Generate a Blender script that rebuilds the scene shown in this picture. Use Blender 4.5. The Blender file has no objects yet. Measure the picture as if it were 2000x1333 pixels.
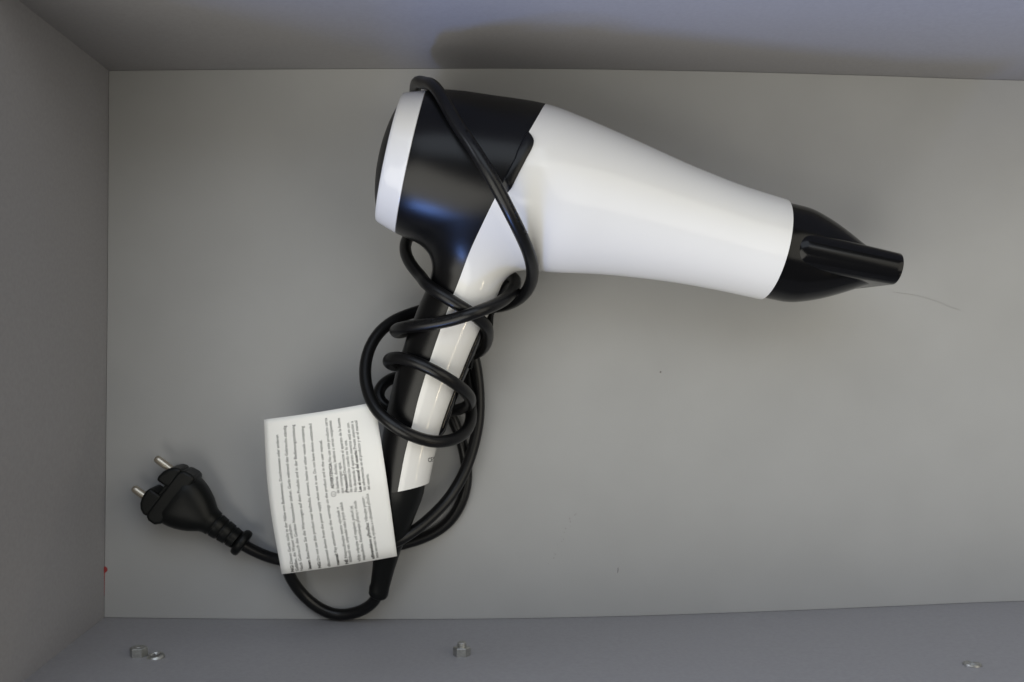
import bpy, bmesh, math, random
import numpy as np
from mathutils import Vector, Matrix

random.seed(7)
np.random.seed(7)
C = bpy.context.scene.collection
MM = 0.001

# ------------------------------------------------------------------ camera, world, lights, exposure
F = 2000.0                       # focal length in pixels of the 2000 px wide photograph
D = F / 3.8                      # camera height over the floor in mm
TILT = math.atan(110.0 / F)
cam_d = bpy.data.cameras.new('camera')
cam = bpy.data.objects.new('camera', cam_d)
C.objects.link(cam)
cam_d.sensor_width = 36.0
cam_d.lens = 36.0 * F / 2000.0
cam_d.clip_start = 0.01
cam_d.clip_end = 50
cam.location = (0, 0, D * MM)
cam.rotation_euler = (0, -TILT, 0)
cam_d.dof.use_dof = True
cam_d.dof.focus_distance = 0.465
cam_d.dof.aperture_fstop = 11.0
bpy.context.scene.camera = cam

w = bpy.data.worlds.new('World')
bpy.context.scene.world = w
w.use_nodes = True
w.node_tree.nodes['Background'].inputs[0].default_value = (0.06, 0.058, 0.055, 1)
w.node_tree.nodes['Background'].inputs[1].default_value = 1.0

def area(name, loc, target, sx, sy, power, col):
    l = bpy.data.lights.new(name, 'AREA')
    l.shape = 'RECTANGLE'
    l.size, l.size_y = sx, sy
    l.energy = power
    l.color = col
    o = bpy.data.objects.new(name, l)
    C.objects.link(o)
    o.location = loc
    d = Vector(target) - Vector(loc)
    o.rotation_euler = d.to_track_quat('-Z', 'Y').to_euler()
    return o

def from_dir(az, el, d):
    az, el = math.radians(az), math.radians(el)
    return (d * math.cos(az) * math.cos(el), d * math.sin(az) * math.cos(el), d * math.sin(el))
AIM = (0, 0.03, 0.03)
area('window_light', from_dir(240, 13.6, 2.0), AIM, 0.14, 0.88, 27.0, (0.19, 0.37, 1.0))
area('fill_light_low', from_dir(208, 16, 1.6), AIM, 1.1, 0.45, 12.0, (1.0, 0.95, 0.72))  # added broad low fill, power fitted to surface brightness, no known source
area('fill_light_left', from_dir(160, 20, 1.6), AIM, 0.9, 0.55, 10.5, (0.94, 1.0, 1.14))  # added soft fill from the left, fitted to surface brightness
area('fill_light_front', from_dir(225, 50, 1.5), AIM, 1.3, 1.3, 15.4, (1.03, 1.0, 0.90))  # added fill panel, fitted for overall brightness, not an actual ceiling lamp
area('fill_light_right', from_dir(10, 50, 1.5), AIM, 1.3, 1.3, 7.8, (1.05, 1.0, 0.86))  # added fill from the right, strength fitted, no lamp known there
area('fill_light_rear', from_dir(100, 50, 1.5), AIM, 1.3, 1.3, 8.0, (0.90, 1.0, 1.14))  # added fill from behind, strength fitted, stands for no known lamp
area('warm_lamp', (1.24, -1.05, 1.0), (0, 0, 0), 0.09, 0.09, 0.75, (1.0, 0.84, 0.58))

sc = bpy.context.scene
sc.view_settings.view_transform = 'Standard'
sc.view_settings.look = 'None'
sc.view_settings.exposure = 0.0
sc.view_settings.gamma = 1.0

# ------------------------------------------------------------------ pixel -> world helpers (mm)
ct, st = math.cos(TILT), math.sin(TILT)
CAM = np.array([0.0, 0.0, D])

def ray(px, py):
    x, y, z = (px - 1000) / F, -(py - 666.5) / F, -1.0
    v = np.array([x * ct - z * st, y, x * st + z * ct])
    return v / np.linalg.norm(v)

def W(px, py, z):
    r = ray(px, py)
    return CAM + r * ((z - D) / r[2])

def W_y(px, py, y):
    r = ray(px, py)
    return CAM + r * (y / r[1])

def scale_at(z):                 # photo pixels per mm at height z
    return F / (D - z)

# ------------------------------------------------------------------ materials
def nd(t, typ, **kw):
    n = t.nodes.new(typ)
    for k, v in kw.items():
        setattr(n, k, v)
    return n

def mat(name, col, rough, var=0.0, var_scale=40.0, bump=0.0, bump_scale=900.0, metallic=0.0, spec=0.5, coat=0.0, rvar=0.0):
    m = bpy.data.materials.new(name)
    m.use_nodes = True
    t = m.node_tree
    b = t.nodes['Principled BSDF']
    b.inputs['Base Color'].default_value = (*col, 1)
    b.inputs['Roughness'].default_value = rough
    b.inputs['Metallic'].default_value = metallic
    b.inputs['Specular IOR Level'].default_value = spec
    b.inputs['Coat Weight'].default_value = coat
    b.inputs['Coat Roughness'].default_value = 0.06
    tc = nd(t, 'ShaderNodeTexCoord')
    if var > 0:
        n = nd(t, 'ShaderNodeTexNoise')
        n.inputs['Scale'].default_value = var_scale
        n.inputs['Detail'].default_value = 6
        t.links.new(tc.outputs['Object'], n.inputs['Vector'])
        r = nd(t, 'ShaderNodeValToRGB')
        r.color_ramp.elements[0].position = 0.3
        r.color_ramp.elements[1].position = 0.7
        r.color_ramp.elements[0].color = (*[c * (1 - var) for c in col], 1)
        r.color_ramp.elements[1].color = (*[min(1, c * (1 + var)) for c in col], 1)
        t.links.new(n.outputs['Fac'], r.inputs['Fac'])
        t.links.new(r.outputs['Color'], b.inputs['Base Color'])
    if rvar > 0:
        n = nd(t, 'ShaderNodeTexNoise')
        n.inputs['Scale'].default_value = 55
        n.inputs['Detail'].default_value = 5
        t.links.new(tc.outputs['Object'], n.inputs['Vector'])
        mr = nd(t, 'ShaderNodeMapRange')
        mr.inputs['To Min'].default_value = max(0, rough - rvar)
        mr.inputs['To Max'].default_value = rough + rvar
        t.links.new(n.outputs['Fac'], mr.inputs['Value'])
        t.links.new(mr.outputs['Result'], b.inputs['Roughness'])
    if bump > 0:
        n = nd(t, 'ShaderNodeTexNoise')
        n.inputs['Scale'].default_value = bump_scale
        n.inputs['Detail'].default_value = 3
        t.links.new(tc.outputs['Object'], n.inputs['Vector'])
        bp = nd(t, 'ShaderNodeBump')
        bp.inputs['Strength'].default_value = bump
        bp.inputs['Distance'].default_value = 0.0002
        t.links.new(n.outputs['Fac'], bp.inputs['Height'])
        t.links.new(bp.outputs['Normal'], b.inputs['Normal'])
    return m

M_floor = mat('floor_laminate', (0.358, 0.360, 0.363), 0.5, var=0.03, var_scale=22, bump=0.2, bump_scale=1300, spec=0.35, rvar=0.07)
M_wall = mat('wall_melamine', (0.30, 0.295, 0.31), 0.5, var=0.05, var_scale=520, bump=0.25, bump_scale=1100, spec=0.35)
M_white = mat('white_plastic', (0.755, 0.750, 0.740), 0.12, var=0.008, var_scale=30, spec=0.42, rvar=0.03)
M_black = mat('black_matte_plastic', (0.004, 0.004, 0.0045), 0.28, bump=0.12, bump_scale=3500, spec=0.30)
M_grille = mat('black_grille_plastic', (0.006, 0.006, 0.006), 0.42, spec=0.3)
M_gloss = mat('black_gloss_plastic', (0.008, 0.008, 0.009), 0.15, rvar=0.04)
M_noz = mat('black_satin_plastic', (0.004, 0.004, 0.0045), 0.17, spec=0.24, rvar=0.04)
M_cord = mat('black_cord_vinyl', (0.005, 0.005, 0.0055), 0.32, bump=0.05, bump_scale=1200, spec=0.33, rvar=0.07)
M_plug = mat('black_plug_rubber', (0.005, 0.0055, 0.0055), 0.40, bump=0.12, bump_scale=1500, spec=0.2)
M_metal = mat('nickel_metal', (0.58, 0.53, 0.44), 0.36, metallic=1.0)
M_zinc = mat('zinc_metal', (0.44, 0.44, 0.42), 0.42, metallic=0.9, var=0.15, var_scale=900)
M_paper = mat('tag_paper', (0.86, 0.86, 0.845), 0.6, var=0.012, var_scale=60, bump=0.06, bump_scale=2500)
M_ink = mat('grey_print_ink', (0.13, 0.13, 0.135), 0.6)
M_inkb = mat('dark_print_ink', (0.05, 0.05, 0.052), 0.6)
M_grey = mat('grey_logo_ink', (0.16, 0.16, 0.165), 0.5)
M_red = mat('red_paint', (0.30, 0.03, 0.03), 0.6)
M_hair = mat('hair_brown', (0.23, 0.22, 0.20), 0.5)
M_dust = mat('dust_grey', (0.25, 0.25, 0.24), 0.9)
M_crumb = mat('crumb_grey', (0.14, 0.135, 0.13), 0.8)

# ------------------------------------------------------------------ object helpers
def link_mesh(name, verts, faces, m, parent=None, smooth=True, normals=None, mats=None, fmats=None):
    me = bpy.data.meshes.new(name)
    me.from_pydata([tuple(v * MM for v in p) for p in verts], [], [tuple(int(i) for i in f) for f in faces])
    me.materials.append(m)
    me.update()
    if smooth:
        me.polygons.foreach_set('use_smooth', [True] * len(me.polygons))
    if normals is not None:
        me.normals_split_custom_set_from_vertices([tuple(n) for n in normals])
    o = bpy.data.objects.new(name, me)
    C.objects.link(o)
    if parent is not None:
        o.parent = parent
        o.matrix_parent_inverse = parent.matrix_basis.inverted()
    return o

def tag(o, label=None, cat=None, group=None, kind=None):
    if label: o['label'] = label
    if cat: o['category'] = cat
    if group: o['group'] = group
    if kind: o['kind'] = kind
    return o

def thing(name, loc, label, cat, group=None):
    o = bpy.data.objects.new(name, None)
    o.empty_display_size = 0.01
    o.location = Vector([float(c) for c in loc]) * MM
    C.objects.link(o)
    return tag(o, label, cat, group)

def auto_smooth(o, deg=35):
    me = o.data
    bm = bmesh.new(); bm.from_mesh(me)
    for e in bm.edges:
        if len(e.link_faces) == 2 and e.calc_face_angle(0) > math.radians(deg):
            e.smooth = False
    bm.to_mesh(me); bm.free()

class MB:
    def __init__(s): s.v, s.f = [], []
    def rings(s, rings, cap0=True, cap1=True):
        n = len(rings[0]); base = len(s.v)
        for r in rings: s.v += [tuple(p) for p in r]
        for i in range(len(rings) - 1):
            for j in range(n):
                a = base + i * n + j; b = base + i * n + (j + 1) % n
                s.f.append((a, b, b + n, a + n))
        if cap0: s.f.append(tuple(base + j for j in reversed(range(n))))
        if cap1: s.f.append(tuple(base + (len(rings) - 1) * n + j for j in range(n)))
    def prism(s, poly, z0, z1, frame=None):
        n = len(poly); base = len(s.v)
        for z in (z0, z1):
            s.v += [(p[0], p[1], z) for p in poly]
        s.f.append(tuple(base + j for j in reversed(range(n))))
        s.f.append(tuple(base + n + j for j in range(n)))
        for j in range(n):
            k = (j + 1) % n
            s.f.append((base + j, base + k, base + n + k, base + n + j))
    def build(s, name, m, parent=None, smooth=True, sharp=35, bevel=0):
        o = link_mesh(name, s.v, s.f, m, parent, smooth)
        bm = bmesh.new(); bm.from_mesh(o.data)
        bmesh.ops.recalc_face_normals(bm, faces=bm.faces)
        bm.to_mesh(o.data); bm.free()
        if bevel:
            md = o.modifiers.new('bevel', 'BEVEL'); md.width = bevel * MM; md.segments = 3; md.limit_method = 'ANGLE'
            md.angle_limit = math.radians(30)
        if smooth: auto_smooth(o, sharp)
        return o

def catmull(pts, per=12):
    P = np.array(pts, float)
    P = np.vstack([2 * P[0] - P[1], P, 2 * P[-1] - P[-2]])
    out = []
    for i in range(1, len(P) - 2):
        p0, p1, p2, p3 = P[i - 1], P[i], P[i + 1], P[i + 2]
        # centripetal parameterisation
        t0 = 0.0
        t1 = t0 + max(1e-6, np.linalg.norm(p1 - p0)) ** 0.5
        t2 = t1 + max(1e-6, np.linalg.norm(p2 - p1)) ** 0.5
        t3 = t2 + max(1e-6, np.linalg.norm(p3 - p2)) ** 0.5
        for t in np.linspace(t1, t2, per, endpoint=False):
            a1 = (t1 - t) / (t1 - t0) * p0 + (t - t0) / (t1 - t0) * p1
            a2 = (t2 - t) / (t2 - t1) * p1 + (t - t1) / (t2 - t1) * p2
            a3 = (t3 - t) / (t3 - t2) * p2 + (t - t2) / (t3 - t2) * p3
            b1 = (t2 - t) / (t2 - t0) * a1 + (t - t0) / (t2 - t0) * a2
            b2 = (t3 - t) / (t3 - t1) * a2 + (t - t1) / (t3 - t1) * a3
            out.append((t2 - t) / (t2 - t1) * b1 + (t - t1) / (t2 - t1) * b2)
    out.append(P[-2])
    return np.array(out)

def frames(path):
    T = np.gradient(path, axis=0)
    T /= np.linalg.norm(T, axis=1)[:, None]
    n = np.cross(T[0], [0.3, 0.2, 1.0]); n /= np.linalg.norm(n)
    N = []
    for t in T:
        n = n - t * np.dot(n, t); n /= np.linalg.norm(n)
        N.append(n.copy())
    N = np.array(N)
    return T, N, np.cross(T, N)

def tube(name, path, rad, m, parent=None, seg=14):
    T, N, B = frames(path)
    rad = np.broadcast_to(np.asarray(rad, float), (len(path),))
    a = np.linspace(0, 2 * math.pi, seg, endpoint=False)
    mb = MB()
    mb.rings([path[i] + rad[i] * (np.cos(a)[:, None] * N[i] + np.sin(a)[:, None] * B[i]) for i in range(len(path))])
    return mb.build(name, m, parent, sharp=60)

def pchip(x, y):
    x = np.array(x, float); y = np.array(y, float)
    h = np.diff(x); d = np.diff(y) / h
    m = np.zeros_like(y)
    for i in range(1, len(x) - 1):
        if d[i - 1] * d[i] > 0:
            w1, w2 = 2 * h[i] + h[i - 1], h[i] + 2 * h[i - 1]
            m[i] = (w1 + w2) / (w1 / d[i - 1] + w2 / d[i])
    m[0], m[-1] = d[0], d[-1]
    def f(q):
        q = np.asarray(q, float)
        k = np.clip(np.searchsorted(x, q) - 1, 0, len(x) - 2)
        qq = np.clip(q, x[0], x[-1])
        t = (qq - x[k]) / h[k]
        v = (2*t**3 - 3*t**2 + 1) * y[k] + (t**3 - 2*t**2 + t) * h[k] * m[k] + (-2*t**3 + 3*t**2) * y[k+1] + (t**3 - t**2) * h[k] * m[k+1]
        return v + np.where(q < x[0], (q - x[0]) * m[0], 0) + np.where(q > x[-1], (q - x[-1]) * m[-1], 0)
    return f

def smooth1(x, y, k=4):        # pchip resampled and smoothed, for curvature without kinks
    f = pchip(x, y)
    xs = np.linspace(x[0], x[-1], 240)
    ys = f(xs)
    for _ in range(k * 12):
        ys[1:-1] = ys[1:-1] * 0.5 + (ys[:-2] + ys[2:]) * 0.25
    s0 = (ys[1] - ys[0]) / (xs[1] - xs[0]); s1 = (ys[-1] - ys[-2]) / (xs[-1] - xs[-2])
    def g(q):
        q = np.asarray(q, float)
        v = np.interp(q, xs, ys)
        return v + np.where(q < xs[0], (q - xs[0]) * s0, 0) + np.where(q > xs[-1], (q - xs[-1]) * s1, 0)
    return g

# ------------------------------------------------------------------ the drawer: floor and walls
top_edge = [W(x, y, 0) for x, y in [(212, 138), (500, 135.5), (800, 134), (1050, 134), (1400, 139.5), (1700, 147.5), (2000, 157)]]
bot_edge = [W(x, y, 0) for x, y in [(203, 1207), (500, 1210), (900, 1210), (1175, 1205.6), (1450, 1197), (1725, 1186), (2000, 1175)]]
XR = 620.0
top_edge.append(np.array([XR, top_edge[-1][1] + 1.5, 0])); bot_edge.append(np.array([XR, bot_edge[-1][1] - 1.5, 0]))
left_edge = [W(x, y, 0) for x, y in [(203, 1207), (206, 900), (208.5, 660), (210.5, 400), (212, 138)]]

def wall(name, edge, nrm, h, th, label, ext=(0, 0)):
    e = catmull(edge, 6)
    e = np.array([p for p in e])
    d0 = e[0] - e[1]; d0 /= np.linalg.norm(d0); d1 = e[-1] - e[-2]; d1 /= np.linalg.norm(d1)
    e = np.vstack([e[0] + d0 * ext[0], e, e[-1] + d1 * ext[1]])
    nrm = np.array(nrm, float)
    mb = MB()
    rings = []
    z0, z1 = -4.0, h
    for p in e:
        q = p - nrm * th
        rings.append([(p[0], p[1], z0), (p[0], p[1], z1), (q[0], q[1], z1), (q[0], q[1], z0)])
    mb.rings(rings)
    o = mb.build(name, M_wall, None, sharp=30)
    return tag(o, label, None, kind='structure')

fx0, fx1 = left_edge[2][0] - 14, XR + 20
fy0, fy1 = bot_edge[1][1] - 16, top_edge[2][1] + 16
te = catmull(top_edge, 6); be = catmull(bot_edge, 6); le = catmull(left_edge, 6)
GAP = 0.16                                     # open joint between base panel and side panels
def outline(g):
    o_ = [(be[0][0] + g, be[0][1] + g)] + [(p[0], p[1] + g) for p in be[1:]] + [(p[0], p[1] - g) for p in te[::-1][:-1]]
    return o_ + [(te[0][0] + g, te[0][1] - g)] + [(p[0] + g, p[1]) for p in le[::-1][1:-1]]
mb = MB()
mb.rings([[(x, y, z) for x, y in outline(g)] for g, z in ((-15, -4.5), (-15, -0.7), (GAP, -0.7), (GAP, -0.1), (GAP + 0.12, 0.0))], True, True)
tag(mb.build('drawer_floor', M_floor, None, smooth=False), 'smooth pale grey laminate base panel under the hair dryer', None, kind='structure')
WALL_H_L, WALL_H_T, WALL_H_B = 160, 145, 121
wall('drawer_wall', top_edge, (0, -1, 0), WALL_H_T, 16, 'grey panel behind the dryer with the soft blue lit shadow', (0, 0))
wall('drawer_wall', bot_edge, (0, 1, 0), WALL_H_B, 16, 'grey panel carrying the hex nuts and screws', (0, 0))
wall('drawer_wall', left_edge, (1, 0, 0), WALL_H_L, 16, 'dark grey end panel on the plug side', (16.5, 16.5))
wall('drawer_wall', [np.array([XR, bot_edge[-1][1], 0]), np.array([XR, 0, 0]), np.array([XR, top_edge[-1][1], 0])], (-1, 0, 0), 118, 16, 'grey end panel on the nozzle side', (16.5, 16.5))

# ------------------------------------------------------------------ hair dryer body as one smooth implicit surface
ZB0, ZB1 = 52.0, 46.5
OB = W(782, 313, ZB0); EB = W(1518, 488, ZB1)
SB = 756.5 / np.linalg.norm(EB - OB)                 # px per mm along the barrel
AX = (EB - OB) / np.linalg.norm(EB - OB)
BX = np.cross([0, 0, 1], AX); BX /= np.linalg.norm(BX)   # image-up side
CX = np.cross(AX, BX)
r_px = [(-40, 112), (-20, 122), (0, 130.5), (22, 138.5), (45, 144.5), (90, 151.5), (134, 155.5), (190, 158.5), (251, 159), (320, 152), (409, 136.5), (480, 125), (558, 114), (661, 104.5), (755, 100.8), (800, 98.5)]
t_px = [(-40, 0), (0, 0), (60, -2), (134, -2), (251, -8), (320, -7), (409, -8), (558, -4), (661, -0.2), (755, 2), (800, 2.5)]
fr = smooth1([a / SB for a, b in r_px], [b / SB for a, b in r_px], 2)
ftt = smooth1([a / SB for a, b in t_px], [b / SB for a, b in t_px], 2)

hp = [(932, 440, 52, 84), (922, 500, 50, 79), (908, 555, 47.5, 71), (880, 620, 44, 69), (848, 700, 41, 67), (826, 765, 39, 62.5), (810, 820, 37, 59), (797, 880, 35, 56), (787, 940, 33, 53.5), (776, 1000, 30, 51)]
HPW = [W(a, b, c) for a, b, c, d in hp]
HO = HPW[0]; HD = HPW[-1] - HPW[0]; HD[2] = 0; HD /= np.linalg.norm(HD)
HN = np.array([-HD[1], HD[0], 0])                     # points to the image right
hv = [float(np.dot(p - HO, HD)) for p in HPW]
hn_f = smooth1(hv, [float(np.dot(p - HO, HN)) for p in HPW], 2)
hz_f = smooth1(hv, [c for a, b, c, d in hp], 2)
hw_f = smooth1(hv, [d * 0.955 / scale_at(c) for a, b, c, d in hp], 2)

def sdf(P):
    q = P - OB
    s = q @ AX
    b = q @ BX + ftt(s)
    c = q @ CX
    db = np.sqrt(b * b + c * c) - fr(s)
    q = P - HO
    v = q @ HD
    n = q @ HN - hn_f(v)
    z = P[:, 2] - hz_f(v)
    hw = hw_f(v); hh = hw * 0.93
    rho = np.sqrt((n / hw) ** 2 + (z / hh) ** 2 + 1e-9)
    dh = (rho - 1) * hh
    dh = np.maximum(dh, -v)
    k = 11.0
    h = np.clip(0.5 + 0.5 * (dh - db) / k, 0, 1)
    return dh * (1 - h) + db * h - k * h * (1 - h)

def grad(P, e=0.05):
    g = np.zeros_like(P)
    for i in range(3):
        d = np.zeros(3); d[i] = e
        g[:, i] = (sdf(P + d) - sdf(P - d)) / (2 * e)
    return g

def surface_nets(lo, hi, step):
    xs = [np.arange(lo[i], hi[i] + step, step) for i in range(3)]
    n = [len(x) for x in xs]
    G = np.stack(np.meshgrid(*xs, indexing='ij'), -1).reshape(-1, 3)
    V = np.concatenate([sdf(g) for g in np.array_split(G, 12)]).reshape(n)
    S = V < 0
    cells = np.zeros([k - 1 for k in n], np.int8)
    for dx in (0, 1):
        for dy in (0, 1):
            for dz in (0, 1):
                cells += S[dx:n[0] - 1 + dx, dy:n[1] - 1 + dy, dz:n[2] - 1 + dz]
    act = (cells > 0) & (cells < 8)
    idx = -np.ones(cells.shape, np.int64)
    ijk = np.argwhere(act)
    idx[act] = np.arange(len(ijk))
    pos = np.stack([xs[i][ijk[:, i]] + step / 2 for i in range(3)], -1)
    faces = []
    for ax in range(3):
        o1, o2 = [(1, 2), (2, 0), (0, 1)][ax]
        sl0 = [slice(None)] * 3; sl1 = [slice(None)] * 3
        sl0[ax] = slice(0, n[ax] - 1); sl1[ax] = slice(1, n[ax])
        a, b = S[tuple(sl0)], S[tuple(sl1)]
        E = np.argwhere(a != b)
        ok = (E[:, o1] > 0) & (E[:, o2] > 0) & (E[:, o1] < n[o1] - 1) & (E[:, o2] < n[o2] - 1)
        E = E[ok]
        inside = a[E[:, 0], E[:, 1], E[:, 2]]
        c = []
        for d1, d2 in ((-1, -1), (0, -1), (0, 0), (-1, 0)):
            e = E.copy(); e[:, o1] += d1; e[:, o2] += d2
            c.append(idx[e[:, 0], e[:, 1], e[:, 2]])
        q = np.stack(c, -1)
        q[~inside] = q[~inside][:, ::-1]
        faces.append(q)
    Q = np.vstack(faces)
    Q = Q[(Q >= 0).all(1)]
    for _ in range(8):
        g = grad(pos); gg = (g * g).sum(1)
        pos = pos - g * (sdf(pos) / np.maximum(gg, 0.2))[:, None]
    return pos, Q

lo = np.array([OB[0] - 14, HPW[-1][1] - 8, 0.0]); hi = np.array([EB[0] + 12, OB[1] + 40, 98.0])
pos, Q = surface_nets(lo, hi, 1.35)
nrm = grad(pos); nrm /= np.linalg.norm(nrm, axis=1)[:, None]
tris = np.vstack([Q[:, [0, 1, 2]], Q[:, [0, 2, 3]]])

def clip(V, N, T, g):
    """keep g >= 0"""
    gv = g(V)
    ins = gv >= 0
    cnt = ins[T].sum(1)
    keep = [T[cnt == 3]]
    V2, N2 = [V], [N]
    base = len(V); extra_v, extra_n, cache, new = [], [], {}, []
    def cut(a, b):
        key = (min(a, b), max(a, b))
        if key not in cache:
            t = gv[a] / (gv[a] - gv[b])
            extra_v.append(V[a] + (V[b] - V[a]) * t)
            nn = N[a] + (N[b] - N[a]) * t
            extra_n.append(nn / np.linalg.norm(nn))
            cache[key] = base + len(extra_v) - 1
        return cache[key]
    for t in T[(cnt == 1) | (cnt == 2)]:
        t = list(t); k = sum(ins[i] for i in t)
        while not (ins[t[0]] and (not ins[t[2]])):
            t = t[1:] + t[:1]
        if k == 1:
            new.append((t[0], cut(t[0], t[1]), cut(t[0], t[2])))
        else:
            x, y = cut(t[1], t[2]), cut(t[0], t[2])
            new.append((t[0], t[1], x)); new.append((t[0], x, y))
    if extra_v:
        V2.append(np.array(extra_v)); N2.append(np.array(extra_n)); keep.append(np.array(new))
    V2 = np.vstack(V2); N2 = np.vstack(N2); T2 = np.vstack(keep)
    used = np.unique(T2); mp = -np.ones(len(V2), np.int64); mp[used] = np.arange(len(used))
    return V2[used], N2[used], mp[T2]

def hit(px, py, off=0.0):                   # first point of the camera ray on the body
    r = ray(px, py)
    t = (D - 102) / -r[2]
    for _ in range(200):
        p = CAM + r * t
        d = float(sdf(p[None])[0])
        if d < 0.005: break
        t += d * 0.7
        if p[2] < 0: return None
    if off:
        n = grad(p[None])[0]; p = p + n / np.linalg.norm(n) * off
    return p

# clip barrel ends and the handle end
def g_barrel(V): return np.minimum((V - OB) @ AX - 22.0 / SB, 746.0 / SB - (V - OB) @ AX)
col = W(777, 960, 42); col2 = W(838, 945, 38)
cd = (col2 - col)[:2]; cd /= np.linalg.norm(cd); cn = np.array([-cd[1], cd[0]])  # image-up normal
def g_collar(V): return (V[:, :2] - col[:2]) @ cn
V, N, T = clip(pos, nrm, tris, g_barrel)
V, N, T = clip(V, N, T, g_collar)

# seam between the black rear housing and the white front housing, a straight moulding line in plan
seam_px = [(1048, 232), (1030, 262), (1005, 312), (985, 352), (962, 396), (941, 440), (915.5, 494.6), (896, 549), (880, 588), (869, 619), (857, 652), (843, 693), (826, 748), (814, 789), (802, 843), (793, 875), (777, 958)]
sp = np.array([hit(*p)[:2] for p in seam_px])
d0 = sp[0] - W(1067, 201, ZB0)[:2]
sp = np.vstack([W(1067, 201, ZB0)[:2] - d0 / np.linalg.norm(d0) * 60, W(1067, 201, ZB0)[:2], sp, sp[-1] + (sp[-1] - sp[-2])])
order = np.argsort(sp[:, 1]); sy_, sx_ = sp[order, 1], sp[order, 0]
fs = smooth1(list(sy_), list(sx_), 2)
def g_white(V): return (V[:, 0] - fs(V[:, 1])) * 0.92 - 0.08
def g_black(V): return -(V[:, 0] - fs(V[:, 1])) * 0.92 - 0.08

dryer = thing('hair_dryer', (HPW[4][0], HPW[4][1], 0), 'black and white hair dryer on its side with its cord wound round the handle', 'hair dryer')
a = clip(V, N, T, g_white)
link_mesh('front_housing', a[0], a[2], M_white, dryer, normals=a[1])['label'] = 'glossy white front housing and handle stripe'
a = clip(V, N, T, g_black)
link_mesh('rear_housing', a[0], a[2], M_black, dryer, normals=a[1])['label'] = 'matte black rear housing and handle side'

def barrel_pt(s, r, ang):                  # s, r in photo pixels, ang 0 = image up, 90 = towards the camera
    s, r = s / SB, r / SB
    return OB + AX * s + BX * (r * math.cos(ang) - float(ftt(s))) + CX * (r * math.sin(ang))

def barrel_lathe(name, prof, m, parent, seg=96, cap0=False, cap1=False, sharp=40):
    mb = MB()
    mb.rings([[barrel_pt(s, r, 2 * math.pi * j / seg) for j in range(seg)] for s, r in prof], cap0, cap1)
    return mb.build(name, m, parent, sharp=sharp)

ring_prof = [(-12, 108), (-19, 112), (-21.5, 116), (-22, 119.5), (-20.5, 123), (-16, 125.5), (-8, 128.2), (2, 131.6), (12, 135), (18, 137.2), (20.4, 137.6), (21.4, 136.5), (21.4, 120)]
barrel_lathe('rear_ring', ring_prof, M_white, dryer)['label'] = 'white ring round the air intake'
# dimpled intake grille: a shallow dome of fine bumps
mb = MB(); seg = 220; rings = []
for i in range(46):
    q = i / 45.0
    r = 113.5 - q * 110
    rr = []
    for j in range(seg):
        th = 2 * math.pi * j / seg
        bump = 2.4 * math.sin(th * 110) * math.sin(r * 1.1) if r > 20 else 0
        s = -17 - 24 * (1 - (r / 113.5) ** 2) ** 0.75 - bump
        rr.append(barrel_pt(s, r, th))
    rings.append(rr)
mb.rings(rings, False, True)
mb.build('intake_grille', M_grille, dryer, sharp=80)

# dark inner liner so that the joints do not look through the shell
barrel_lathe('inner_liner', [(24, 110), (24, 134), (100, 148), (200, 156), (300, 150), (420, 130), (560, 107), (690, 97), (742, 96), (742, 60)], M_black, dryer, 48)

# raised black catch on the seam
outer = [(1032, 257), (1039, 267), (1042.5, 276), (1040, 288), (1030, 307), (1020, 326), (1008, 349), (998, 369), (990, 378)]
inner = [(1027, 262), (1022, 271), (1016.5, 282), (1010, 295), (1005, 310), (998, 323), (990, 338), (983, 352), (979, 360)]
def resample(pl, n):
    pl = catmull([(a, b, 0) for a, b in pl], 8)[:, :2]
    d = np.r_[0, np.cumsum(np.linalg.norm(np.diff(pl, axis=0), axis=1))]
    q = np.linspace(0, d[-1], n)
    return np.stack([np.interp(q, d, pl[:, 0]), np.interp(q, d, pl[:, 1])], -1)
oo, ii = resample(outer, 26), resample(inner, 26)
mb = MB(); rings = []
prof = [(0.0, -0.6), (0.0, 0.5), (0.05, 0.95), (0.13, 1.15), (0.5, 1.25), (0.87, 1.15), (0.95, 0.95), (1.0, 0.5), (1.0, -0.6)]
for k, (p, q) in enumerate(zip(oo, ii)):
    e_ = min(1.0, (min(k, len(oo) - 1 - k) + 0.15) / 3.0)
    rings.append([hit(*(q + (p - q) * f_), off=(h_ if h_ < 0 else h_ * e_)) for f_, h_ in prof])
mb.rings(rings)
mb.build('catch', M_black, dryer, sharp=50)

# ------------------------------------------------------------------ concentrator nozzle
def nozzle_frame():
    O = W(1517, 488, ZB1); E = W(1722, 532, ZB1 - 0.6)
    A = (E - O) / np.linalg.norm(E - O)
    B = np.cross([0, 0, 1], A); B /= np.linalg.norm(B)
    return O, A, B, np.cross(A, B)
NO, NA, NB, NC = nozzle_frame()
SN = scale_at(ZB1)
def npt(s, b, c): return NO + (NA * s + NB * b + NC * c) / SN
cw = smooth1([-22, 0, 30, 50, 66, 100, 121, 150, 183, 205], [95, 96.5, 96.5, 94.5, 90.5, 78.5, 69, 54, 36, 26], 1)
ch = smooth1([-22, 0, 40, 100, 150, 205], [94, 94, 91, 84, 77, 70], 1)
mb = MB(); seg = 72
rings = [[npt(-22, 80 * math.cos(2 * math.pi * j / seg), 80 * math.sin(2 * math.pi * j / seg)) for j in range(seg)]]
for s in list(np.linspace(-22, 200, 46)):
    wv, hvv = float(cw(s)), float(ch(s))
    off = -1.8
    rings.append([npt(s, off + wv * math.cos(2 * math.pi * j / seg), hvv * math.sin(2 * math.pi * j / seg)) for j in range(seg)])
rings.append([npt(201, 8 * math.cos(2 * math.pi * j / seg), 40 * math.sin(2 * math.pi * j / seg)) for j in range(seg)])
mb.rings(rings)
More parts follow.
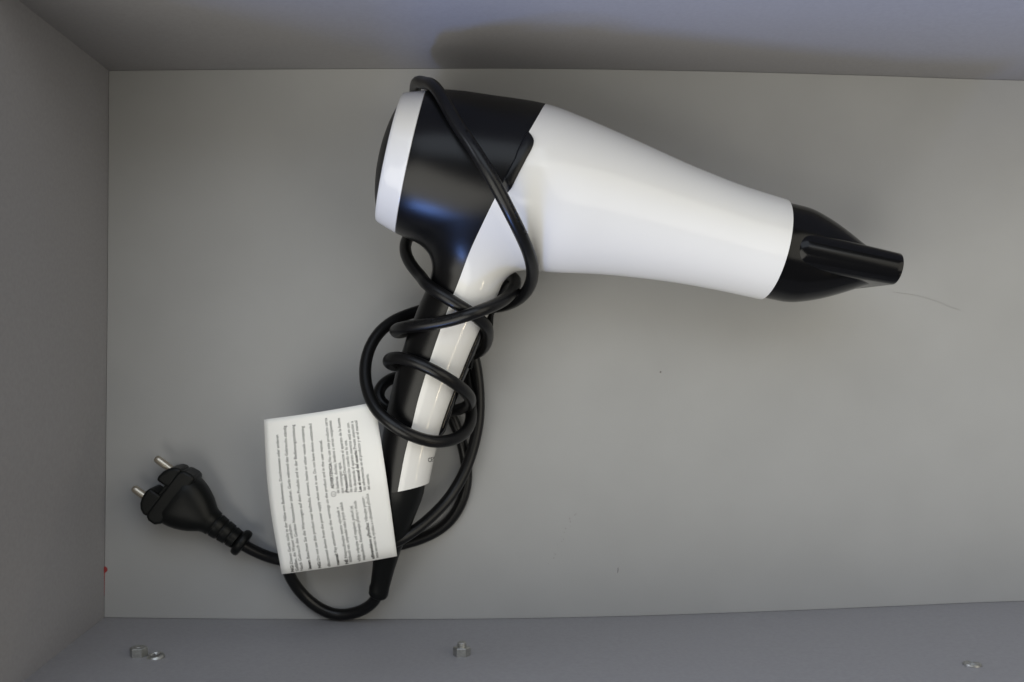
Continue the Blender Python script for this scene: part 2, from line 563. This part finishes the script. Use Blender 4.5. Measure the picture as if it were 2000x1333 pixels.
noz = mb.build('nozzle', M_noz, dryer, sharp=40)
def stadium(s, hwid, H, seg=64, off=0.0):
    out = []
    st_ = max(0.0, H - hwid)
    for j in range(seg):
        a_ = 2 * math.pi * j / seg
        b, c = hwid * math.cos(a_), hwid * math.sin(a_)
        c += st_ if math.sin(a_) >= 0 else -st_
        out.append(npt(s, b + off, c))
    return out
mb = MB(); rings = []
for s, k_, dh_ in [(30 - 24 * math.cos(t_), max(0.05, math.sin(t_)) ** 0.8, 15 * (1 - math.sin(t_))) for t_ in np.linspace(0.02, math.pi / 2, 14)] + [(s, 1.0, 0) for s in np.linspace(36, 207, 22)]:
    q = (s - 2) / 205
    rings.append(stadium(s, (38.5 - 8.0 * q) * k_, 95.5 + 24 * q - dh_, off=-2 * q))
rings.append(stadium(208.2, 29.8, 118.8, off=-2))
rings.append(stadium(208.2, 26.0, 115, off=-2))
for s, h_ in ((206, 114.5), (180, 110), (140, 103)):
    rings.append(stadium(s, 25.4, h_, off=-2))
mb.rings(rings)
nd_ = mb.build('slot_duct', M_noz, noz, sharp=60)

# ------------------------------------------------------------------ handle: strain relief, switch plate, rockers
sr = [(787, 930, 33.5, 47), (783, 955, 32.5, 47), (780, 968, 31.5, 46), (775, 992, 29.5, 41.5), (768, 1025, 27, 35.5), (757, 1070, 22.5, 27.5), (749, 1110, 18.5, 22.5), (742, 1146, 15, 19.5), (741, 1148, 14.8, 20.5), (739, 1160, 13.8, 20), (738.4, 1163, 13.5, 18), (738, 1164, 13.4, 10)]
cps = np.array([W(a, b, c) for a, b, c, d in sr])
rr = np.array([d * 0.96 / scale_at(c) for a, b, c, d in sr])
tube('strain_relief', cps, rr, M_plug, dryer, seg=40)

def handle_pt(v, ang, off):
    hw = float(hw_f(v)); hh = hw * 0.93
    p = HO + HD * v + HN * (float(hn_f(v)) + (hw + off) * math.cos(ang))
    return np.array([p[0], p[1], float(hz_f(v)) + (hh + off) * math.sin(ang)])
def v_of(px, py, z): return float(np.dot(W(px, py, z) - HO, HD))
va, vb = v_of(910, 632, 42), v_of(812, 842, 37)
mb = MB(); rings = []
for i in range(30):
    q = i / 29
    v = va + (vb - va) * q
    e = min(1.0, (min(q, 1 - q) / 0.06)) ** 0.5 if min(q, 1 - q) < 0.06 else 1.0
    offs = [-0.8, 0.6 * e, 1.6 * e - .2, 2.0 * e - .2, 2.1 * e - .2, 2.0 * e - .2, 1.6 * e - .2, 0.6 * e, -0.8]
    angs = [math.radians(x) for x in (22, 20, 14, 0, -20, -40, -54, -60, -62)]
    rings.append([handle_pt(v, a_, o_) for a_, o_ in zip(angs, offs)])
mb.rings(rings)
plate = mb.build('switch_plate', M_gloss, dryer, sharp=50)
def rocker(p1, p2, z, out):
    v0, v1 = v_of(*p1, z), v_of(*p2, z)
    mb = MB(); rings = []
    for i, (q, o_) in enumerate([(0, 0.2), (0.04, 2.0), (0.5, 1.9), (0.94, out), (1, out - 0.5), (1.0, 0.2)]):
        v = v0 + (v1 - v0) * q
        rings.append([handle_pt(v, math.radians(a_), o_ - b_) for a_, b_ in ((8, 1.0), (4, .15), (-20, 0), (-42, .15), (-46, 1.0), (-20, 3))])
    mb.rings(rings)
    return mb.build('rocker_switch', M_plug, dryer, sharp=30)
rocker((915, 566), (886, 622), 42.5, 4.6)
rocker((868, 652), (850, 702), 40, 3.4)

# small printed letters near the end of the handle stripe
def text_mesh(body, bold=0.0):
    cu = bpy.data.curves.new('t', 'FONT'); cu.body = body; cu.size = 1.0; cu.offset = bold; cu.resolution_u = 2
    o = bpy.data.objects.new('t', cu); C.objects.link(o)
    dg = bpy.context.evaluated_depsgraph_get()
    me = bpy.data.meshes.new_from_object(o.evaluated_get(dg))
    v = np.array([p.co[:2] for p in me.vertices]) if len(me.vertices) else np.zeros((0, 2))
    f = [tuple(p.vertices) for p in me.polygons]
    bpy.data.objects.remove(o); bpy.data.curves.remove(cu); bpy.data.meshes.remove(me)
    return v, f
tv, tf = text_mesh('CEC', 0.035)
wd = tv[:, 0].max() - tv[:, 0].min()
pts = []
e1, e2 = np.array([15.5, -3.8]), np.array([-2.4, -11.5])
for x, y in tv:
    p = np.array([836.5, 903.5]) + e1 * (x - tv[:, 0].min()) / wd + e2 * y
    h_ = hit(p[0], p[1], 0.06)
    pts.append(h_ if h_ is not None else hit(846, 898, 0.06))
link_mesh('printed_letters', pts, tf, M_grey, dryer, smooth=False)

# ------------------------------------------------------------------ cord: one continuous run from the handle end to the plug
cord_px = [
 (739, 1155, 14.5), (733, 1172, 12.5), (716, 1188, 9), (688, 1199, 5.5), (655, 1201, 3.4), (622, 1188, 3.4), (592, 1163, 4.5), (571, 1135, 8), (560, 1108, 11.2), (563, 1070, 11.5), (590, 1035, 10), (640, 1035, 12), (700, 1060, 20), (742, 1068, 28),
 # strand rising beside the handle
 (776, 1058, 29.5), (815, 1033, 25), (850, 1003, 19), (880, 970, 14), (908, 922, 11), (925, 872, 9.5), (935, 822, 9), (936, 770, 9), (931, 722, 9.5), (922, 685, 11), (905, 655, 14), (870, 640, 15), (820, 640, 18),
 # back over the handle
 (783, 651, 27), (771, 648, 37), (778, 642, 47), (798, 638.5, 55), (828, 635.5, 60), (876, 627.5, 65), (922, 613, 68.5), (955, 601, 64), (982, 588, 56), (1001, 571, 47), (1008, 552, 38), (1000, 540, 27), (980, 560, 15), (955, 610, 7), (930, 670, 4.5), (915, 720, 4.5), (916, 765, 9), (921, 803, 18),
 # wide loop on the left
 (917, 834, 29), (895, 856, 40), (850, 865, 49.5), (800, 850, 54.5), (765, 829, 54), (735, 802, 50), (719, 768, 44), (712, 728, 38), (719, 686, 32), (738, 652, 27), (766, 628, 22), (803, 612, 17), (850, 600, 15), (910, 597, 17), (955, 602, 22), (988, 597, 31),
 # up over the barrel
 (1018, 582, 41), (1036, 558, 50), (1041, 528, 60), (1031, 489, 75.5), (1014, 451, 84.5), (997, 417, 89.5), (978, 380, 92), (955, 338, 92.6), (928, 295, 90.5), (897, 250, 84), (869, 212, 74.5), (846, 180, 63.5), (829, 163, 55), (818, 160, 48), (812, 166, 40), (811, 185, 30), (814, 220, 15), (818, 270, 4.2), (818, 330, 3.4), (816, 390, 4.2), (810, 430, 9), (800, 458, 17),
 # loop at the neck and across the stripe
 (791, 478, 26), (794, 502, 34), (812, 530, 43), (838, 554, 51), (868, 576, 58), (900, 598, 60.5), (927, 616, 58.5), (946, 636, 51), (953, 660, 41), (945, 680, 30), (925, 693, 20), (880, 703, 15), (830, 708, 16), (785, 716, 24),
 # short turn lower on the handle
 (762, 712, 34), (758, 704, 42), (768, 699, 49), (786, 700, 54), (820, 711, 58.5), (858, 730, 59), (890, 750, 54), (912, 768, 45), (920, 784, 35), (908, 797, 24), (870, 805, 16), (810, 806, 16), (768, 800, 20), (742, 785, 20), (740, 762, 17), (757, 743, 14), (785, 735, 10), (830, 745, 6), (866, 785, 4.2),
 # inner strand down to the plug
 (886, 822, 4), (901, 860, 3.8), (911, 905, 3.6), (911, 948, 3.4), (898, 990, 3.4), (868, 1030, 3.4), (815, 1056, 3.4), (755, 1070, 3.4), (690, 1086, 3.4), (620, 1098, 3.4), (565, 1098, 3.4), (520, 1087, 4.5), (490, 1073, 7), (470, 1062, 9)]
CORD_R = 2.9
cord_px = [(a_, b_, c_ + 6.0 * min(1, max(0, (c_ - 30) / 45)) * min(1, max(0, (620 - b_) / 90))) for a_, b_, c_ in cord_px]
cpath = catmull([W(*p) for p in cord_px], 9)
for _ in range(10):
    cpath[1:-1] = cpath[1:-1] * 0.5 + (cpath[:-2] + cpath[2:]) * 0.25
# keep the cord outside the body shell
for it in range(16):
    d = sdf(cpath)
    inside_rng = (g_collar(cpath) > -2) & ((cpath - OB) @ AX > 0) & ((cpath - OB) @ AX < 755 / SB)
    push = np.where(inside_rng, np.clip(CORD_R + 0.1 - d, 0, None), 0)
    g = grad(cpath); g /= np.linalg.norm(g, axis=1)[:, None]
    push[:4] = 0
    cpath = cpath + g * push[:, None] * 0.8
    cpath[:, 2] = np.maximum(cpath[:, 2], CORD_R + 0.05)
    cpath[3:-3] = cpath[3:-3] * 0.5 + (cpath[2:-4] + cpath[4:-2]) * 0.25
cord = tube('power_cord', cpath, CORD_R, M_cord, dryer, seg=16)

# raised moulded marking along two stretches of the cord
mb = MB()
def cord_marks(pa, pb, ang):
    ia = int(np.argmin(np.linalg.norm(cpath - W(*pa), axis=1))); ib = int(np.argmin(np.linalg.norm(cpath - W(*pb), axis=1)))
    seg_ = cpath[min(ia, ib):max(ia, ib) + 1]
    T, _, _ = frames(seg_)
    L = np.r_[0, np.cumsum(np.linalg.norm(np.diff(seg_, axis=0), axis=1))]
    x = 0.0
    while x < L[-1]:
        if random.random() < 0.14:
            x += random.uniform(1.2, 2.2); continue
        c = np.array([np.interp(x, L, seg_[:, k]) for k in range(3)])
        t = np.array([np.interp(x, L, T[:, k]) for k in range(3)]); t /= np.linalg.norm(t)
        side = np.cross([0, 0, 1], t); side /= np.linalg.norm(side); up = np.cross(t, side)
        for k in range(random.choice((1, 2, 2, 3))):
            aa = ang + random.uniform(-0.22, 0.22)
            n = up * math.cos(aa) + side * math.sin(aa)
            b = np.cross(n, t)
            q = c + n * (CORD_R - 0.04) + t * random.uniform(-0.3, 0.3)
            l_, w_ = random.choice(((0.10, 0.42), (0.34, 0.1), (0.1, 0.3)))
            rings = []
            for hgt, f_ in ((0, 1.0), (0.24, 0.7)):
                rings.append([q + n * hgt + t * l_ * f_ * sx + b * w_ * f_ * sy2 for sx, sy2 in ((-1, -1), (1, -1), (1, 1), (-1, 1))])
            mb.rings(rings)
        x += random.uniform(0.75, 1.0)
cord_marks((905, 262, 86), (1010, 442, 86), -0.55)
cord_marks((800, 638.5, 55), (905, 619, 67), 0.5)
tag(mb.build('moulded_marking', M_cord, cord, smooth=False), kind='stuff')

# ------------------------------------------------------------------ plug
PO = W(339, 965.6, 11.5)
pdir = np.array([-0.80, 0.60, 0.0]); qdir = np.array([0.60, 0.80, 0.0])
SP = scale_at(11.5)
def ppt(u, v, z): return PO + (pdir * u + qdir * v) / SP + np.array([0, 0, z])
def sup(u, hvv, hz, seg=48, e=2.0, z=0.0):
    out = []
    for j in range(seg):
        a_ = 2 * math.pi * j / seg
        cx, sx = math.cos(a_), math.sin(a_)
        out.append(ppt(u, hvv * math.copysign(abs(cx) ** (2 / e), cx), z + hz * math.copysign(abs(sx) ** (2 / e), sx)))
    return out
plug_col = W(339, 965.6, 0)
mb = MB()
prof = [(-8, 48, 9.6, 3.2), (-14, 54, 10.0, 3.0), (-20, 54.5, 10.1, 2.9), (-30, 53, 10.1, 2.7), (-42, 50, 9.9, 2.5), (-54, 45, 9.5, 2.4), (-65, 39.5, 9.0, 2.3), (-75, 32.5, 8.5, 2.2), (-82, 27.5, 7.9, 2.1), (-88, 25.5, 7.3, 2), (-95, 25, 6.9, 2)]
rings = [sup(-7, 34, 6, e=3)] + [sup(u, v, z, e=e) for u, v, z, e in prof]
u = -96
for k in range(3):
    r0 = 24.5 - k * 1.8
    rings += [sup(u, r0, 6.6 - k * 0.35, z=-0.4 * k), sup(u - 1, r0 - 2.4, 6.0 - k * 0.35, z=-0.4 * k), sup(u - 3.5, r0 - 2.4, 6.0 - k * 0.35, z=-0.4 * k), sup(u - 4.5, r0 - 0.6, 6.5 - k * 0.35, z=-0.4 * k), sup(u - 16, r0 - 1.8, 6.3 - k * 0.35, z=-0.5 * k)]
    u -= 18
for u_, r_ in ((-150, 18.5), (-151.5, 23), (-153.5, 26), (-157, 27.3), (-162, 27.3), (-165.5, 26), (-167.5, 23), (-168, 13)):
    rings.append(sup(u_, r_, r_ / SP * 0.97, z=-1.6))
mb.rings(rings)
plug = mb.build('plug', M_plug, dryer, sharp=40)
plug['label'] = 'black two pin mains plug'
def slab(name, outline, hz, bev):
    mb = MB(); n = len(outline)
    base = [ppt(u, v, 0) for u, v in outline]
    mb.prism([(p[0], p[1]) for p in base], PO[2] - hz, PO[2] + hz)
    o = mb.build(name, M_plug, plug, smooth=True, sharp=30, bevel=bev)
    return o
slab('plug_flange', [(12, -55), (15, -46), (15, 46), (8, 56), (-8, 58), (-17, 57), (-20, 51), (-20, -51), (-15, -54), (-11, -59.5), (4, -59.5)], 8.7, 1.3)
slab('plug_face', [(10, 12), (38, 10), (39.5, 19), (37.5, 31), (32, 42.5), (24.5, 50.5), (17, 53.5), (10, 53.5)], 8.4, 1.3)
slab('plug_face', [(10, -8), (39, -8), (41, -19), (40, -32), (36, -43), (29, -51), (20, -55.5), (10, -55.5)], 8.4, 1.3)
slab('plug_core', [(8, -14), (20, -14), (20, 16), (8, 16)], 7.2, 0.6)
for sgn in (1, -1):
    mb = MB()
    prof = [(26, 7.0), (44, 7.0), (44.2, 7.6), (62, 7.6), (67, 6.8), (69.5, 4.5), (70, 1.5)]
    mb.rings([[ppt(u, 35.5 * sgn + r * math.cos(2 * math.pi * j / 20), r / SP * math.sin(2 * math.pi * j / 20)) for j in range(20)] for u, r in prof])
    mb.build('pin', M_metal, plug, sharp=50)

# ------------------------------------------------------------------ paper warning tag
BL, TL, BR, TR = np.array([550, 1121.]), np.array([515, 820.]), np.array([775, 1086.]), np.array([732, 786.])
def tag_px(u, v):
    p = (BL * (1 - u) + TL * u) * (1 - v) + (BR * (1 - u) + TR * u) * v
    p = p + np.array([-7.5 * (1 - v) ** 1.5 + 1.5 * v, 0]) * math.sin(math.pi * min(1, max(0, u))) ** 1.2 
    p = p + np.array([0, 2.0]) * math.sin(math.pi * v)
    return p
def tag_z(u, v):
    zl = 30.0 + 3.0 * u; zr = float(np.interp(u, [0, .2, .5, .7, 1], [34.5, 39.5, 46.5, 47.5, 46]))
    return zl + (zr - zl) * (v ** 0.85) + 1.0 * math.sin(math.pi * v) * (0.5 + 0.5 * u) - 2.2 * max(0, 1 - u / 0.06) ** 2
uv_grid_u, uv_grid_v = 30, 24
gu = [-0.0] + list(np.linspace(0.0, 1, uv_grid_u)[1:])
TP = np.zeros((uv_grid_u, uv_grid_v, 3)); PX = np.zeros((uv_grid_u, uv_grid_v, 2)); ZZ = np.zeros((uv_grid_u, uv_grid_v))
for i, u in enumerate(gu):
    for j in range(uv_grid_v):
        v = j / (uv_grid_v - 1)
        PX[i, j] = tag_px(u, v); ZZ[i, j] = tag_z(u, v)
        TP[i, j] = W(*PX[i, j], ZZ[i, j])
mb = MB()
front = TP.reshape(-1, 3)
nv = len(front)
# top sheet, then the fold at the lower edge and the back sheet underneath it
verts = [tuple(p) for p in front]
faces = []
for i in range(uv_grid_u - 1):
    for j in range(uv_grid_v - 1):
        a_ = i * uv_grid_v + j
        faces.append((a_ + 1, a_ + uv_grid_v + 1, a_ + uv_grid_v, a_))
prev = [j for j in range(uv_grid_v)]
down = TP[0] - TP[1]
down /= np.linalg.norm(down, axis=1)[:, None]
for dz, dd in ((-0.35, 0.45), (-0.9, 0.65), (-1.5, 0.5), (-1.9, 0.0)):
    cur = []
    for j in range(uv_grid_v):
        verts.append(tuple(TP[0, j] + down[j] * dd + np.array([0, 0, dz]))); cur.append(len(verts) - 1)
    for j in range(uv_grid_v - 1):
        faces.append((prev[j], cur[j], cur[j + 1], prev[j + 1]))
    prev = cur
for i in range(1, uv_grid_u - 1, 2):
    cur = []
    for j in range(uv_grid_v):
        f_ = i / (uv_grid_u - 1)
        verts.append(tuple(TP[i, j] + np.array([0, 0, -1.9 + 1.2 * f_]))); cur.append(len(verts) - 1)
    for j in range(uv_grid_v - 1):
        faces.append((prev[j], cur[j], cur[j + 1], prev[j + 1]))
    prev = cur
paper = link_mesh('warning_tag', verts, faces, M_paper)
sm = paper.modifiers.new('thickness', 'SOLIDIFY'); sm.thickness = 0.22 * MM; sm.offset = -1
tag(paper, 'folded white paper tag printed with lines of safety warnings, lying across the cord', 'paper tag')

# inverse map: photo pixel -> tag surface
Pf = PX.reshape(-1, 2); Zf = ZZ.reshape(-1)
def on_tag(p, lift):
    # invert the bilinear sheet by Newton
    u, v = 0.5, 0.5
    for _ in range(7):
        f0 = tag_px(u, v) - p
        e = 1e-3
        J = np.stack([(tag_px(u + e, v) - tag_px(u, v)) / e, (tag_px(u, v + e) - tag_px(u, v)) / e], -1)
        d = np.linalg.solve(J, f0)
        u -= d[0]; v -= d[1]
        u = min(1.05, max(-0.05, u)); v = min(1.05, max(-0.05, v))
    if u < 0.004: u = 0.004
    return W(*tag_px(u, v), tag_z(u, v) + lift)

N_, B_ = 0, 1
lines = [
 ([('NG:', B_), (' Dieses Gerät nicht in der Nähe von Badewannen, Duschwannen oder anderen', N_)], (572, 1117), (541, 850), 551),
 ([('Gefäßen, die Wasser enthalten.', N_)], (581, 1116), (565, 1024), None),
 ([('Nach Gebrauch des Gerätes Netzstecker ziehen. Gerät während des Gebrauchs ständig', N_)], (590, 1115), (556, 832), 567),
 ([('lesen:', B_), (' Beachten Sie die Warnungen auf dem Produkt und in der Bedienungsanleitung', N_)], (606, 1112), (572.6, 830), 584),
 ([('NG:', B_), (' Do not use this product near bathtubs, showers, basins or other vessels containing', N_)], (625, 1110), (590.7, 833), 602.5),
 ([('disconnect device from the power supply when not in use. Do not leave device unattended', N_)], (643, 1107), (606, 828), 620),
 ([('manual:', B_), (' Pay attention to the warnings on the product and in the user manual.', N_)], (661, 1105), (626, 860), 637),
 ([('ADVERTENCIA:', B_), (' No use este producto cerca', N_)], (650, 955), (636, 817), None),
 ([('de bañeras, duchas, lavabos u otros recipientes', N_)], (660.6, 964), (644.7, 822), None),
 ([('que contengan agua.', N_)], (669, 964), (662.5, 903), None),
 ([('¡Precaución!', B_), (' Desconecte el aparato de la fuente', N_)], (678, 963), (661, 817), None),
 ([('de alimentación cuando no lo use.', N_)], (686, 962), (674.6, 860), None),
 ([('No desatienda el aparato mientras está en uso.', N_)], (695, 961), (679, 825.5), None),
 ([('Lea el manual del usuario:', B_), (' Preste atención a', N_)], (704, 961), (687, 823), None),
 ([('las advertencias en el producto y en el manual', N_)], (712, 958), (695, 822), None),
 ([('del usuario.', N_)], (720.5, 957), (717, 926), None),
 ([('NÍ:', B_), (' Nepoužívejte tento výrobek v', N_)], (678, 1102), (659, 991), None),
 ([('blízkosti van, umyvadel nebo jiných nádob', N_)], (685, 1098), (666, 981.6), None),
 ([('vždy odpojte od napájení, pokud jej', N_)], (702, 1097), (685.6, 989), None),
 ([('nepoužíváte. Nenechávejte přístroj v chodu', N_)], (711, 1094), (693, 979), None),
 ([('uživatelskou příručku:', B_), (' Věnujte pozor-', N_)], (729, 1092), (708, 970), None),
 ([('nost varování na výrobku a v uživatelské příručce', N_)], (737, 1090), (717, 965), None),
]
pv = {0: [], 1: []}; pf = {0: [], 1: []}
for parts, p0, p1, mid in lines:
    p0, p1 = np.array(p0, float), np.array(p1, float)
    x = 0.0; items = []
    for s_, b_ in parts:
        lead = len(s_) - len(s_.lstrip(' '))
        x += 0.26 * lead
        tv, tf = text_mesh(s_.strip(' '), 0.03 if b_ else 0.010)
        x0 = tv[:, 0].min()
        items.append((tv - np.array([x0 - x, 0]), tf, b_)); x += tv[:, 0].max() - x0
    tot = x
    axis = p1 - p0; L = np.linalg.norm(axis); axis /= L
    perp = np.array([axis[1], -axis[0]])            # towards the top of the letters = image left
    if perp[0] > 0: perp = -perp
    H = 8.6
    for tv, tf, b_ in items:
        base = len(pv[b_])
        for xx, yy in tv:
            q = xx / tot
            p = p0 + (p1 - p0) * q - perp * 2.6 + perp * yy * H
            if mid:
                xm = p0[0] + (p1[0] - p0[0]) * (p0[1] - 965) / (p0[1] - p1[1])
                p = p + np.array([(mid - xm) * math.sin(math.pi * q), 0])
            pv[b_].append(on_tag(p, 0.10))
        pf[b_] += [tuple(i + base for i in f) for f in tf]
link_mesh('printed_text', pv[0], pf[0], M_ink, paper, smooth=False)
link_mesh('printed_text', pv[1], pf[1], M_inkb, paper, smooth=False)['label'] = 'bold printed words'
# small circled letter that opens the second column
mb = MB()
cc = np.array([651.5, 965.5])
base = []
for r_ in (5.2, 4.3):
    base.append([on_tag(cc + r_ * np.array([math.cos(2 * math.pi * j / 20), math.sin(2 * math.pi * j / 20)]), 0.1) for j in range(20)])
mb.rings(base, False, False)
tv, tf = text_mesh('E')
b0 = len(mb.v)
for xx, yy in tv: mb.v.append(tuple(on_tag(cc + np.array([2.2 - yy * 6, 1.6 - xx * 6]), 0.1)))
mb.f += [tuple(i + b0 for i in f) for f in tf]
mb.build('printed_symbol', M_ink, paper, smooth=False)

# ------------------------------------------------------------------ hardware on the lower panel
by = np.array([p[0] for p in bot_edge]); bx = np.array([p[1] for p in bot_edge])
def wall_y(x): return float(np.interp(x, by, bx))
def on_wall(px, py):
    y = wall_y(0)
    for _ in range(4):
        p = W_y(px, py, y); y = wall_y(p[0])
    return W_y(px, py, y)
def nut(px, py, label, stub, rot=0.0):
    p = on_wall(px, py)
    root = thing('hex_nut', p, label, 'nut', 'hex nuts on the lower panel')
    mb = MB(); R = 4.0
    def hexr(y, r, n=6, ph=math.pi / 6):
        return [(p[0] + r * math.sin(ph + rot + 2 * math.pi * k / n), p[1] + y, p[2] + r * math.cos(ph + rot + 2 * math.pi * k / n)) for k in range(n)]
    mb.rings([hexr(-0.3, R), hexr(3.5, R), hexr(3.9, R * 0.88), hexr(3.9, R * 0.52)], True, True)
    mb.build('nut_body', M_zinc, root, sharp=20)
    mb = MB()
    def cir(y, r): return hexr(y, r, 20, 0)
    mb.rings([cir(3.0, 2.0), cir(stub - 0.4, 2.0), cir(stub, 1.6)])
    mb.build('bolt_end', M_zinc, root, sharp=30)
nut(271, 1281, 'shiny zinc hex nut near the corner on the plug side, beside a screw', 4.2, 0.05)
nut(902, 1280, 'zinc hex nut with a bolt end sticking out, below the cord loop', 6.0, -0.08)
def screw(px, py, label, tilt):
    p = on_wall(px, py)
    root = thing('screw', p, label, 'screw', 'screw heads on the lower panel')
    mb = MB()
    R = Matrix.Rotation(tilt, 3, 'X') @ Matrix.Rotation(tilt * 0.8, 3, 'Z')
    def cir(y, r, n=24):
        return [np.array(p) + np.array(R @ Vector((r * math.sin(2 * math.pi * k / n), y, r * math.cos(2 * math.pi * k / n)))) for k in range(n)]
    mb.rings([cir(-0.6, 4.0), cir(0.3, 4.0), cir(1.1, 3.4), cir(1.3, 2.6), cir(0.4, 1.9), cir(0.1, 0.4)])
    mb.build('screw_head', M_zinc, root, sharp=30)
    for k in range(2):
        mb = MB()
        a_ = 0.5 + k * math.pi / 2
        d1 = np.array([math.sin(a_), 0, math.cos(a_)]); d2 = np.array([math.cos(a_), 0, -math.sin(a_)])
        mb.rings([[np.array(p) + np.array(R @ Vector(tuple(d1 * sx * 2.3 + d2 * sy2 * 0.35 + np.array([0, yy + 0.002 * k, 0])))) for sx, sy2 in ((-1, -1), (1, -1), (1, 1), (-1, 1))] for yy in (0.2, 1.0)])
        mb.build('recess', M_crumb, root, smooth=False)
screw(304, 1284, 'small screw head right beside the corner nut', 0.12)
screw(1899, 1299, 'lone screw head on the far nozzle end of the panel', -0.14)

# ------------------------------------------------------------------ specks, hair and the red paint mark
hp_ = catmull([W(1745, 571, 0.25), W(1775, 575, 0.2), W(1800, 580, 0.3), W(1830, 589, 0.2), W(1856, 600, 0.3), W(1876, 606, 0.2)], 8)
tag(tube('hair', hp_, 0.04, M_hair, None, 6), 'thin loose hair lying beside the nozzle mouth', 'hair')
def blob(name, px, py, rx, ry, h, m, label, cat, rot=0.0):
    p = W(px, py, 0)
    mb = MB(); n = 10
    jit = [random.uniform(0.75, 1.2) for _ in range(n)]
    rings = []
    for f_, z in ((1.0, -0.02), (0.8, h * 0.7), (0.35, h)):
        rr_ = []
        for k in range(n):
            a_ = 2 * math.pi * k / n
            x, y = rx * f_ * jit[k] * math.cos(a_), ry * f_ * jit[k] * math.sin(a_)
            rr_.append((p[0] + x * math.cos(rot) - y * math.sin(rot), p[1] + x * math.sin(rot) + y * math.cos(rot), z))
        rings.append(rr_)
    mb.rings(rings)
    return tag(mb.build(name, m, None, sharp=60), label, cat)
blob('crumb', 1290, 727, 0.45, 0.45, 0.25, M_crumb, 'tiny round dark speck on the open floor below the white barrel', 'speck')
mb = MB()
for k in range(16):
    q = k / 15 + random.uniform(-.03, .03)
    p = W(1122 - 46 * q + random.uniform(-5, 5), 1003 + 94 * q + random.uniform(-3, 3), 0)
    r_ = random.uniform(0.12, 0.34)
    mb.rings([[(p[0] + r_ * f_ * math.cos(a_), p[1] + r_ * 1.4 * f_ * math.sin(a_), z) for a_ in np.linspace(0, 2 * math.pi, 6, endpoint=False)] for f_, z in ((1, -0.02), (0.6, 0.07))])
o_ = mb.build('dust', M_dust, None, sharp=60)
tag(o_, 'faint trail of pale dust on the open floor right of the cord', 'dust', kind='stuff')
blob('crumb', 1207, 1114, 0.22, 1.5, 0.12, M_crumb, 'short dark sliver on the floor near the lower panel', 'speck', -0.15)
pm = left_edge
xl = lambda y: float(np.interp(y, [q[1] for q in left_edge], [q[0] for q in left_edge]))
mb = MB()
y0 = W(203, 1107, 0)[1]
prof = [(0, 0.6, 0.5), (-0.7, 1.4, 0.7), (-2.0, 1.6, 0.7), (-2.8, 0.9, 0.5), (-3.4, 0.2, 0.3), (-7, 0.18, 0.22), (-10, 0.12, 0.2), (-15, 0.08, 0.1)]
rings = []
for dy, wx, wz in prof:
    y = y0 + dy; x = xl(y)
    rings.append([(x - 0.1, y, -0.1), (x - 0.1, y, wz), (x + 0.1, y, wz), (x + 0.16, y, 0.12), (x + wx, y, 0.08), (x + wx, y, -0.1)])
mb.rings(rings)
tag(mb.build('paint_mark', M_red, None, smooth=False), 'small red paint mark in the joint between end panel and floor', 'paint mark')
